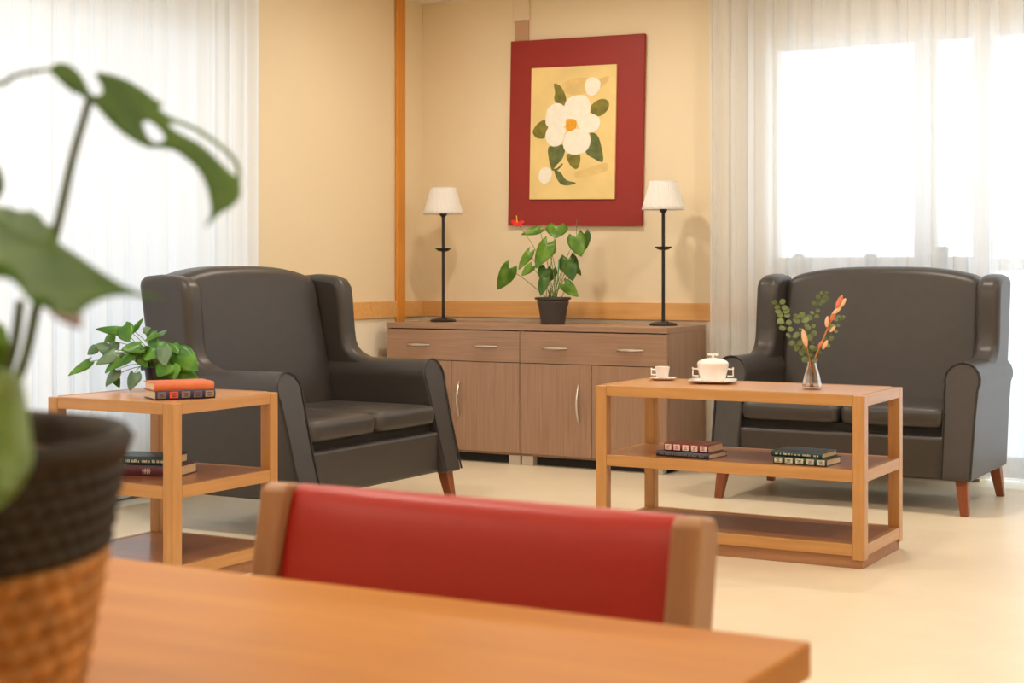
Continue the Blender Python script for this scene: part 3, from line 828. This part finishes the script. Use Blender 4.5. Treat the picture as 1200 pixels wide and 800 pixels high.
fl = leaf('red_spathe', M['spathe'], an, apt(172, 128, -0.02), apt(168, 152, -0.055), 82 * PXM, UP + FWD * -0.6, lobes=0.5, fold=0.1, droop=0.1)
MB().tube([apt(168, 132, -0.024), apt(165, 92, -0.030)], [0.004, 0.003], 8).build('spadix', M['spadix'], an, smooth=True)
for q in ((385, 560), (350, 555), (425, 560), (440, 572)):
    MB().tube([apt(q[0], 592, -0.03), apt(q[0] + 3, q[1], -0.03)], [0.006, 0.003], 6).build('old_stalk', M['soil'], an, smooth=True)

# pothos on the side table
PP = Vector((-3.865, 4.29, TZ))
pot('flower_pot', 'small dark navy pot hidden under trailing leaves on the side table', PP,
    [(0.040, 0), (0.044, 0.004), (0.052, 0.07), (0.056, 0.085), (0.053, 0.086), (0.047, 0.07), (0.038, 0.01), (0.002, 0.008)], M['potnavy'], 0.049, 0.074)
po = thing('pothos_plant', 'bushy green pothos with pale heart leaves in the navy pot', 'plant', PP + Vector((0, 0, 0.078)))
def px_world(px, py, Z): return FWD * Z + RIGHT * ((px - 600) / FPX * Z) + UP * ((HORIZ - py) / FPX * Z) + Vector((0, 0, CAM_H))
PZ = (PP - Vector((0, 0, PP.z))).dot(FWD)
def ppt(x, y, d): return px_world(80 + x / 6.667, 370 + y / 6.667, PZ + d) - po.location
plist = [((165, 355), (-5, 462), 66, -.03, -.05, 'poth'), ((215, 245), (148, 302), 60, .03, .02, 'poth2'), ((325, 262), (212, 222), 92, .0, -.03, 'poth2'),
         ((365, 285), (212, 378), 98, -.04, -.07, 'poth2'), ((405, 108), (212, 98), 66, .0, .0, 'poth'), ((425, 82), (470, 198), 112, -.02, -.06, 'poth'),
         ((505, 115), (588, 12), 36, .03, .04, 'poth'), ((572, 225), (415, 258), 108, -.05, -.09, 'poth'), ((482, 298), (372, 405), 80, -.07, -.10, 'poth'),
         ((395, 330), (282, 442), 84, -.05, -.08, 'poth'), ((372, 425), (288, 548), 84, -.05, -.07, 'poth2'), ((360, 468), (402, 562), 54, -.02, -.02, 'poth'),
         ((515, 448), (475, 582), 100, -.08, -.10, 'poth2'), ((345, 140), (275, 205), 76, .04, .05, 'poth'), ((668, 248), (598, 345), 122, -.04, -.08, 'poth'),
         ((735, 248), (752, 392), 98, -.06, -.09, 'poth2'), ((715, 212), (828, 240), 50, .02, .0, 'poth'), ((690, 130), (598, 192), 64, .02, .0, 'poth'),
         ((700, 150), (772, 108), 42, .03, .03, 'poth2'), ((845, 285), (1012, 425), 150, -.03, -.06, 'poth'), ((770, 375), (695, 472), 112, -.07, -.10, 'poth'),
         ((800, 395), (832, 492), 104, -.06, -.08, 'poth'), ((865, 425), (1022, 492), 86, -.02, -.03, 'poth'), ((588, 112), (645, 92), 52, .04, .04, 'poth2'),
         ((710, 195), (648, 265), 96, .0, -.03, 'poth'), ((640, 130), (655, 190), 60, .05, .04, 'poth'), ((560, 330), (620, 400), 60, -.06, -.07, 'poth')]
rp = random.Random(21)
for k in range(14):
    bx_, by_ = rp.uniform(330, 860), rp.uniform(150, 420)
    dx_ = (1 if bx_ > 580 else -1) * rp.uniform(20, 95)
    plist.append(((bx_, by_), (bx_ + dx_, by_ + rp.uniform(20, 85)), rp.uniform(55, 95), rp.uniform(-.06, .07), rp.uniform(-.07, .08), rp.choice(('poth', 'poth', 'poth2'))))
for k, (b, tp, w, d0, d1_, mm) in enumerate(plist):
    B, Tt = ppt(*b, d0), ppt(*tp, d1_)
    upv = -FWD * 0.8 + UP * 0.6 + RIGHT * random.uniform(-0.5, 0.3)
    a0 = Vector((0.028 * cos(k * 2.4), 0.028 * sin(k * 2.4), 0))
    MB().tube(arc(a0, B, 0.02, 8), 0.0013, 6).build('stem', M['stem'], po, smooth=True)
    leaf('leaf', M[mm], po, B, Tt, 1.4 * w / 6.667 * PZ / FPX, upv, lobes=0.18, fold=-0.25, droop=0.06)

# ------------------------------------------------------------------ vase with dried flowers on the coffee table
VP = Vector((-1.878, 5.60, CZ))
vz = thing('glass_vase', 'small faceted clear glass bottle vase on the coffee table', 'vase', VP)
n = 12; rings = []
for r, z in ((0.034, 0), (0.0365, 0.004), (0.036, 0.02), (0.028, 0.055), (0.020, 0.080), (0.0165, 0.090), (0.0165, 0.100), (0.0195, 0.106), (0.0175, 0.106), (0.0145, 0.099), (0.0145, 0.090), (0.018, 0.080), (0.026, 0.055), (0.033, 0.020), (0.032, 0.010), (0.001, 0.009)):
    rings.append([(r * cos(2 * pi * j / n), r * sin(2 * pi * j / n), z) for j in range(n)])
MB().loft(rings).build('glass_body', M['vase'], vz)
VZ = (VP - Vector((0, 0, VP.z))).dot(FWD)
def vpt(x, y, d): return px_world(860 + x / 3.48, 330 + y / 3.48, VZ + d) - VP
def cat(pts, per=6):
    pts = [Vector(p) for p in pts]; out = []
    for i in range(len(pts) - 1):
        p0, p1, p2, p3 = pts[max(i - 1, 0)], pts[i], pts[i + 1], pts[min(i + 2, len(pts) - 1)]
        for k in range(per):
            t = k / per
            out.append(0.5 * ((2 * p1) + (p2 - p0) * t + (2 * p0 - 5 * p1 + 4 * p2 - p3) * t * t + (3 * p1 - p0 - 3 * p2 + p3) * t ** 3))
    out.append(pts[-1]); return out
def sprig(path, leaves_from, nl, size, label, seed):
    rnd = random.Random(seed)
    t = thing('eucalyptus_sprig', label, 'sprig', VP, 0, 'eucalyptus sprigs in the glass vase')
    pts = cat(path); MB().tube(pts, [0.0016 * (1.2 - 0.7 * i / len(pts)) for i in range(len(pts))], 6).build('stem', M['stemdark'], t, smooth=True)
    for k in range(nl):
        f = leaves_from + (1 - leaves_from) * k / (nl - 1)
        p = pts[min(int(f * (len(pts) - 1)), len(pts) - 1)]
        for s in (-1, 1):
            ang = rnd.uniform(-0.6, 0.6)
            dr = (RIGHT * s * cos(ang) + FWD * (s * sin(ang) + rnd.uniform(-.5, .3)) + UP * rnd.uniform(-.2, .7)).normalized()
            sz = size * (1.1 - 0.35 * f) * rnd.uniform(0.75, 1.2)
            b = p + dr * 0.003
            leaf('leaf', M['euca'], t, b, b + dr * sz, sz * 0.85, -FWD + UP * rnd.uniform(-.3, .8) + RIGHT * rnd.uniform(-.5, .5), fold=-0.12, droop=0.05, n=6, shape='round')
    return t
sprig([vpt(318, 425, 0), vpt(318, 335, 0), vpt(262, 260, -.01), vpt(215, 190, -.01), vpt(200, 135, 0), vpt(182, 90, 0)], 0.30, 10, 0.032, 'curved eucalyptus sprig leaning left out of the vase', 1)
sprig([vpt(322, 425, 0), vpt(318, 330, 0), vpt(305, 230, .02), vpt(325, 150, .02), vpt(345, 85, .02), vpt(368, 52, .02)], 0.30, 10, 0.026, 'tallest upright eucalyptus sprig in the middle of the vase', 2)
sprig([vpt(316, 425, 0), vpt(312, 320, -.02), vpt(295, 230, -.02), vpt(275, 165, -.02), vpt(262, 145, -.02)], 0.28, 7, 0.030, 'short eucalyptus sprig between the taller ones', 3)
sprig([vpt(322, 425, 0), vpt(330, 320, .02), vpt(375, 250, .03), vpt(415, 180, .03), vpt(440, 140, .03)], 0.35, 7, 0.023, 'eucalyptus sprig leaning right behind the dried flowers', 4)
df = thing('dried_flower_stem', 'orange stalk with peach and coral tufts leaning right in the vase', 'dried flower', VP, 0, 'dried flowers in the glass vase')
MB().tube(cat([vpt(312, 425, -.01), vpt(325, 330, -.01), vpt(370, 220, -.02), vpt(405, 140, -.02), vpt(430, 90, -.02)]), 0.0032, 8).build('stalk', M['stalk'], df, smooth=True)
def tuft(parent, a, b, w, m):
    a, b = Vector(a), Vector(b); n = 8
    MB().tube([a.lerp(b, i / n) for i in range(n + 1)], [max(0.0008, w * sin(pi * (0.06 + 0.9 * i / n)) ** 0.7) for i in range(n + 1)], 10).build('tuft', m, parent, smooth=True)
for a, b, w, mm in (((418, 110), (442, 55), .0105, 'bunny2'), ((428, 108), (456, 68), .009, 'bunny'), ((400, 135), (440, 100), .008, 'bunny'), ((378, 185), (382, 140), .0085, 'bunny'),
                    ((395, 160), (412, 125), .009, 'bunny2'), ((362, 275), (382, 238), .0075, 'bunny'), ((345, 270), (362, 240), .007, 'bunny2'), ((392, 205), (415, 180), .006, 'bunny')):
    tuft(df, vpt(*a, -.03), vpt(*b, -.03), w, M[mm])
d2_ = thing('dried_flower_stem', 'single peach bunny-tail grass standing low in the vase', 'dried flower', VP, 0, 'dried flowers in the glass vase')
MB().tube(cat([vpt(318, 425, -.01), vpt(312, 330, -.02), vpt(296, 265, -.03)]), 0.0014, 6).build('stalk', M['stalk'], d2_, smooth=True)
tuft(d2_, vpt(296, 266, -.03), vpt(280, 192, -.03), .011, M['bunny'])

# ------------------------------------------------------------------ dining table and red chair
DT = thing('dining_table', 'honey-coloured wooden dining table in the near foreground', 'table', (0, 0, 0))
DX0, DX1_, DY0, DY1, DZ_ = -1.95, -0.412, 0.16, 1.228, 0.75
box('table_top', M['tablex'], DT, DX0, DX1_, DY0, DY1, DZ_ - 0.03, DZ_, 0.003)
ap = MB(); a = 0.09
ap.box(DX0 + a, DX1_ - a, DY0 + a, DY0 + a + .02, .65, .72); ap.box(DX0 + a, DX1_ - a, DY1 - a - .02, DY1 - a, .65, .72)
ap.box(DX0 + a, DX0 + a + .02, DY0 + a + .02, DY1 - a - .02, .65, .72); ap.box(DX1_ - a - .02, DX1_ - a, DY0 + a + .02, DY1 - a - .02, .65, .72)
ap.build('apron', M['tablex'], DT)
for lx in (DX0 + .05, DX1_ - .11):
    for ly in (DY0 + .05, DY1 - .11):
        box('leg', M['chairwood'], DT, lx, lx + .06, ly, ly + .06, 0, .72, 0.004)

CHX0, CHX1 = -1.066, -0.556
ch = thing('dining_chair', 'wooden dining chair with red padded back pushed under the table', 'chair', ((CHX0 + CHX1) / 2, 1.26, 0))
hw = (CHX1 - CHX0) / 2
lean = lambda z: 0.02 + max(0, z - 0.44) * 0.22
for s in (-1, 1):
    a0, a1 = sorted((s * hw, s * (hw - 0.030)))
    prof = [(-0.02, 0.0), (lean(0.44) - 0.012, 0.44)]
    side = [(lean(z) - 0.05, z) for z in (0.0,)]
    poly = [(0.0, 0), (0.035, 0), (lean(.44) + 0.04, .44), (lean(.80) + 0.030, .80), (lean(.815) + .018, .818), (lean(.82) - 0.012, .822), (lean(.815) - 0.022, .815), (lean(.44) - 0.018, .44)]
    MB().prism(poly, 'x', a0, a1).build('back_post', M['chairwood'], ch, bevel=0.005, seg=3, angle=30)
    fx0, fx1 = sorted((s * hw, s * (hw - 0.036)))
    box('leg', M['chairwood'], ch, fx0, fx1, -0.40, -0.36, 0, 0.42, 0.004)
    box('seat_rail', M['chairwood'], ch, fx0, fx1, -0.36, 0.01, 0.36, 0.42, 0.003)
box('seat_rail', M['chairwood'], ch, -hw + .036, hw - .036, -0.395, -0.37, 0.36, 0.42, 0.003)
box('seat', M['red'], ch, -hw + 0.032, hw - 0.032, -0.41, 0.0, 0.42, 0.475, 0.02, 4, smooth=True, wn=True)
bp = MB(); rings = []
for i in range(13):
    u = -hw + 0.0315 + (2 * hw - 0.063) * i / 12
    e = min(i, 12 - i); th = 0.019 if e == 0 else (0.024 if e == 1 else 0.027)
    r = []
    for k in range(24):
        a = 2 * pi * k / 24
        yy = math.copysign(abs(cos(a)) ** 0.6, cos(a)) * th; zz = math.copysign(abs(sin(a)) ** 0.28, sin(a)) * 0.147
        z = 0.672 + zz
        r.append((u, lean(z) + 0.012 + yy, z))
    rings.append(r)
bp.loft(rings).build('back_pad', M['red'], ch, smooth=True, angle=70)

# ------------------------------------------------------------------ woven planter and monstera
BC = Vector((-0.760, 0.6005, DZ_))
bk = thing('woven_basket', 'round woven planter basket, black upper band over natural straw', 'planter', BC)
def brad(z): return 0.106 + (0.143 - 0.106) * (z / 0.205) ** 0.95
def weave_band(z0, z1, rows, around, depth, name, m):
    rings = []; nn = around * 4
    for i in range(rows * 5 + 1):
        z = z0 + (z1 - z0) * i / (rows * 5); row = i / 5.0
        v = abs(sin(pi * row)) ** 0.6; off = pi * (int(row) % 2)
        rings.append([((brad(z) + depth * v * (0.55 + 0.45 * cos(2 * pi * around * j / nn + off))) * cos(2 * pi * j / nn),
                       (brad(z) + depth * v * (0.55 + 0.45 * cos(2 * pi * around * j / nn + off))) * sin(2 * pi * j / nn), z) for j in range(nn)])
    MB().loft(rings, name == 'straw_band', False).build(name, m, bk, smooth=True, angle=180, fix=False)
weave_band(0.0, 0.139, 11, 46, 0.0045, 'straw_band', M['straw'])
weave_band(0.139, 0.198, 6, 60, 0.0045, 'black_band', M['weave'])
MB().lathe([(0.139, 0.190), (0.146, 0.196), (0.1485, 0.203), (0.144, 0.2085), (0.137, 0.206), (0.134, 0.198), (0.131, 0.15), (0.11, 0.03), (0.002, 0.028)], 64, cap0=False).build('rim_and_lining', M['weave'], bk, smooth=True, angle=60)
MB().lathe([(0.130, 0.150), (0.131, 0.188), (0.07, 0.194), (0.002, 0.197)], 40).build('soil', M['soil'], bk, smooth=True)

mo = thing('monstera_plant', 'large-leaved monstera with holed leaves growing in the woven basket', 'plant', BC + Vector((0, 0, 0.194)))
def mpt(px, py, Z): return px_world(px, py, Z) - mo.location
def flat_leaf(outline, holes, zfun, m, conv, cuts=2):
    bm = bmesh.new(); edges = []
    def loop(pts):
        vs = [bm.verts.new((p[0], p[1], 0)) for p in pts]
        for i in range(len(vs)): edges.append(bm.edges.new((vs[i], vs[(i + 1) % len(vs)])))
    def smooth_loop(pts):
        out = []; n = len(pts)
        for i in range(n):
            p0, p1, p2, p3 = [Vector(pts[(i + k) % n]) for k in (-1, 0, 1, 2)]
            for t in (0, 0.33, 0.66):
                out.append(0.5 * ((2 * p1) + (p2 - p0) * t + (2 * p0 - 5 * p1 + 4 * p2 - p3) * t * t + (3 * p1 - p0 - 3 * p2 + p3) * t ** 3))
        return out
    loop(smooth_loop(outline))
    for h in holes: loop(smooth_loop(h))
    bmesh.ops.triangle_fill(bm, edges=edges, use_beauty=True)
    for _ in range(cuts):
        long_e = [e for e in bm.edges if e.calc_length() > 22]
        if not long_e: break
        bmesh.ops.subdivide_edges(bm, edges=long_e, cuts=1, use_grid_fill=False)
        bmesh.ops.triangulate(bm, faces=bm.faces[:])
    for v in bm.verts:
        px, py = conv(v.co.x, v.co.y)
        v.co = mpt(px, py, zfun(v.co.x, v.co.y))
    me = bpy.data.meshes.new('leaf'); bm.to_mesh(me); bm.free()
    me.materials.append(m)
    for p in me.polygons: p.use_smooth = True
    o = bpy.data.objects.new('leaf', me); COL.objects.link(o); o.parent = mo
    q = o.modifiers.new('thickness', 'SOLIDIFY'); q.thickness = 0.0009; q.offset = 0
    return o
def axis_fold(p, q, z0, along, upper, lower):
    p, q = Vector(p), Vector(q); ax = (q - p).normalized(); nn = Vector((ax.y, -ax.x)); Ls = (q - p).length
    def f(x, y):
        d = Vector((x, y)) - p; t = d.dot(ax) / Ls; s = d.dot(nn)
        return z0 + along * t + (upper * s if s > 0 else lower * -s)
    return f
c1 = lambda x, y: (x / 3.636, 60 + y / 3.636)
flat_leaf([(213, 78), (235, 55), (268, 52), (305, 67), (338, 97), (362, 135), (382, 178), (408, 190), (436, 178), (432, 140), (408, 94), (470, 100), (540, 125), (600, 160), (660, 205), (692, 226), (680, 250), (735, 284), (830, 322), (900, 366), (960, 412), (1000, 452),
           (1022, 500), (1022, 560), (1022, 620), (985, 665), (940, 690), (875, 750), (900, 690), (895, 630), (880, 570), (850, 510), (800, 460), (745, 422), (690, 412), (640, 410), (580, 385), (520, 345), (460, 290), (412, 235), (385, 215), (350, 190), (300, 165), (250, 122)],
          [[(608, 302), (640, 298), (685, 335), (704, 372), (672, 392), (640, 378), (615, 340)],
           [(716, 312), (760, 308), (830, 337), (900, 382), (960, 428), (1000, 478), (1010, 536), (960, 498), (900, 438), (840, 390), (760, 348)]],
          axis_fold((385, 200), (960, 650), 0.90, 0.05, 0.00030, -0.00035), M['mons'], c1)
c2 = lambda x, y: (x / 3.636, 240 + y / 3.636)
flat_leaf([(-180, 150), (-120, 60), (-60, 20), (0, 10), (45, 16), (80, 30), (130, 27), (172, 50), (198, 86), (222, 92), (240, 150), (290, 190), (350, 230), (420, 280), (500, 330), (560, 360), (610, 378), (690, 392), (640, 397), (560, 382), (480, 386), (420, 405), (375, 430), (342, 462), (300, 470), (240, 462),
           (200, 440), (150, 420), (110, 390), (80, 345), (40, 314), (0, 308), (-60, 300), (-150, 260)], [],
          axis_fold((-60, 120), (600, 385), 0.84, -0.05, 0.00035, -0.00040), M['mons'], c2)
flat_leaf([(200, 438), (240, 458), (300, 466), (342, 458), (346, 522), (290, 506), (240, 482)], [], axis_fold((-60, 120), (600, 385), 0.841, -0.05, 0.00035, -0.00040), M['monsbrown'], c2)
c3 = lambda x, y: (x / 2.105, 420 + y / 2.105)
flat_leaf([(-110, 80), (-60, 15), (0, 28), (40, 36), (60, 80), (74, 180), (80, 250), (62, 300), (32, 340), (0, 365), (-50, 385), (-110, 330), (-140, 200)], [],
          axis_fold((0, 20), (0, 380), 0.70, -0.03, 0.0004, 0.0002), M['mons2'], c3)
c4 = lambda x, y: (x, y)
flat_leaf([(-70, 395), (-30, 370), (2, 380), (10, 400), (6, 425), (-8, 445), (-50, 450), (-75, 425)], [], axis_fold((-70, 400), (10, 410), 0.93, 0.02, 0.0006, 0.0003), M['mons'], c4, 1)
flat_leaf([(-90, 160), (-40, 175), (-8, 190), (3, 205), (2, 228), (-20, 240), (-70, 235), (-100, 200)], [], axis_fold((-90, 190), (5, 215), 0.95, 0.02, 0.0006, 0.0003), M['mons'], c4, 1)
def petiole(path, r):
    pts = cat(path, 8); MB().tube(pts, [r * (1.15 - 0.4 * i / len(pts)) for i in range(len(pts))], 10).build('stem', M['stemdark'], mo, smooth=True)
root = lambda dx, dy: Vector((dx, dy, -0.004))
petiole([root(.02, .02), mpt(-30, 520, 0.87), mpt(22, 440, 0.87), mpt(45, 350, 0.89), mpt(68, 262, 0.90), mpt(85, 185, 0.90), mpt(105, 116, 0.90)], 0.0030)
petiole([root(-.01, .03), mpt(-60, 520, 0.88), mpt(-10, 470, 0.86), mpt(14, 415, 0.85), mpt(24, 352, 0.845)], 0.0034)
petiole([root(-.03, -.02), mpt(-90, 470, 0.90), mpt(-60, 300, 0.94), mpt(-25, 120, 0.95), mpt(5, 97, 0.95), mpt(20, 88, 0.95), mpt(45, 83, 0.95), mpt(62, 81, 0.915)], 0.0016)
petiole([root(.0, -.04), mpt(-80, 560, 0.78), mpt(-40, 480, 0.72), mpt(-5, 432, 0.70)], 0.0028)
petiole([root(-.04, .01), mpt(-110, 480, 0.90), mpt(-60, 430, 0.93), mpt(-20, 405, 0.93)], 0.0022)
petiole([root(-.04, .03), mpt(-120, 420, 0.92), mpt(-90, 260, 0.95), mpt(-40, 205, 0.95)], 0.0022)
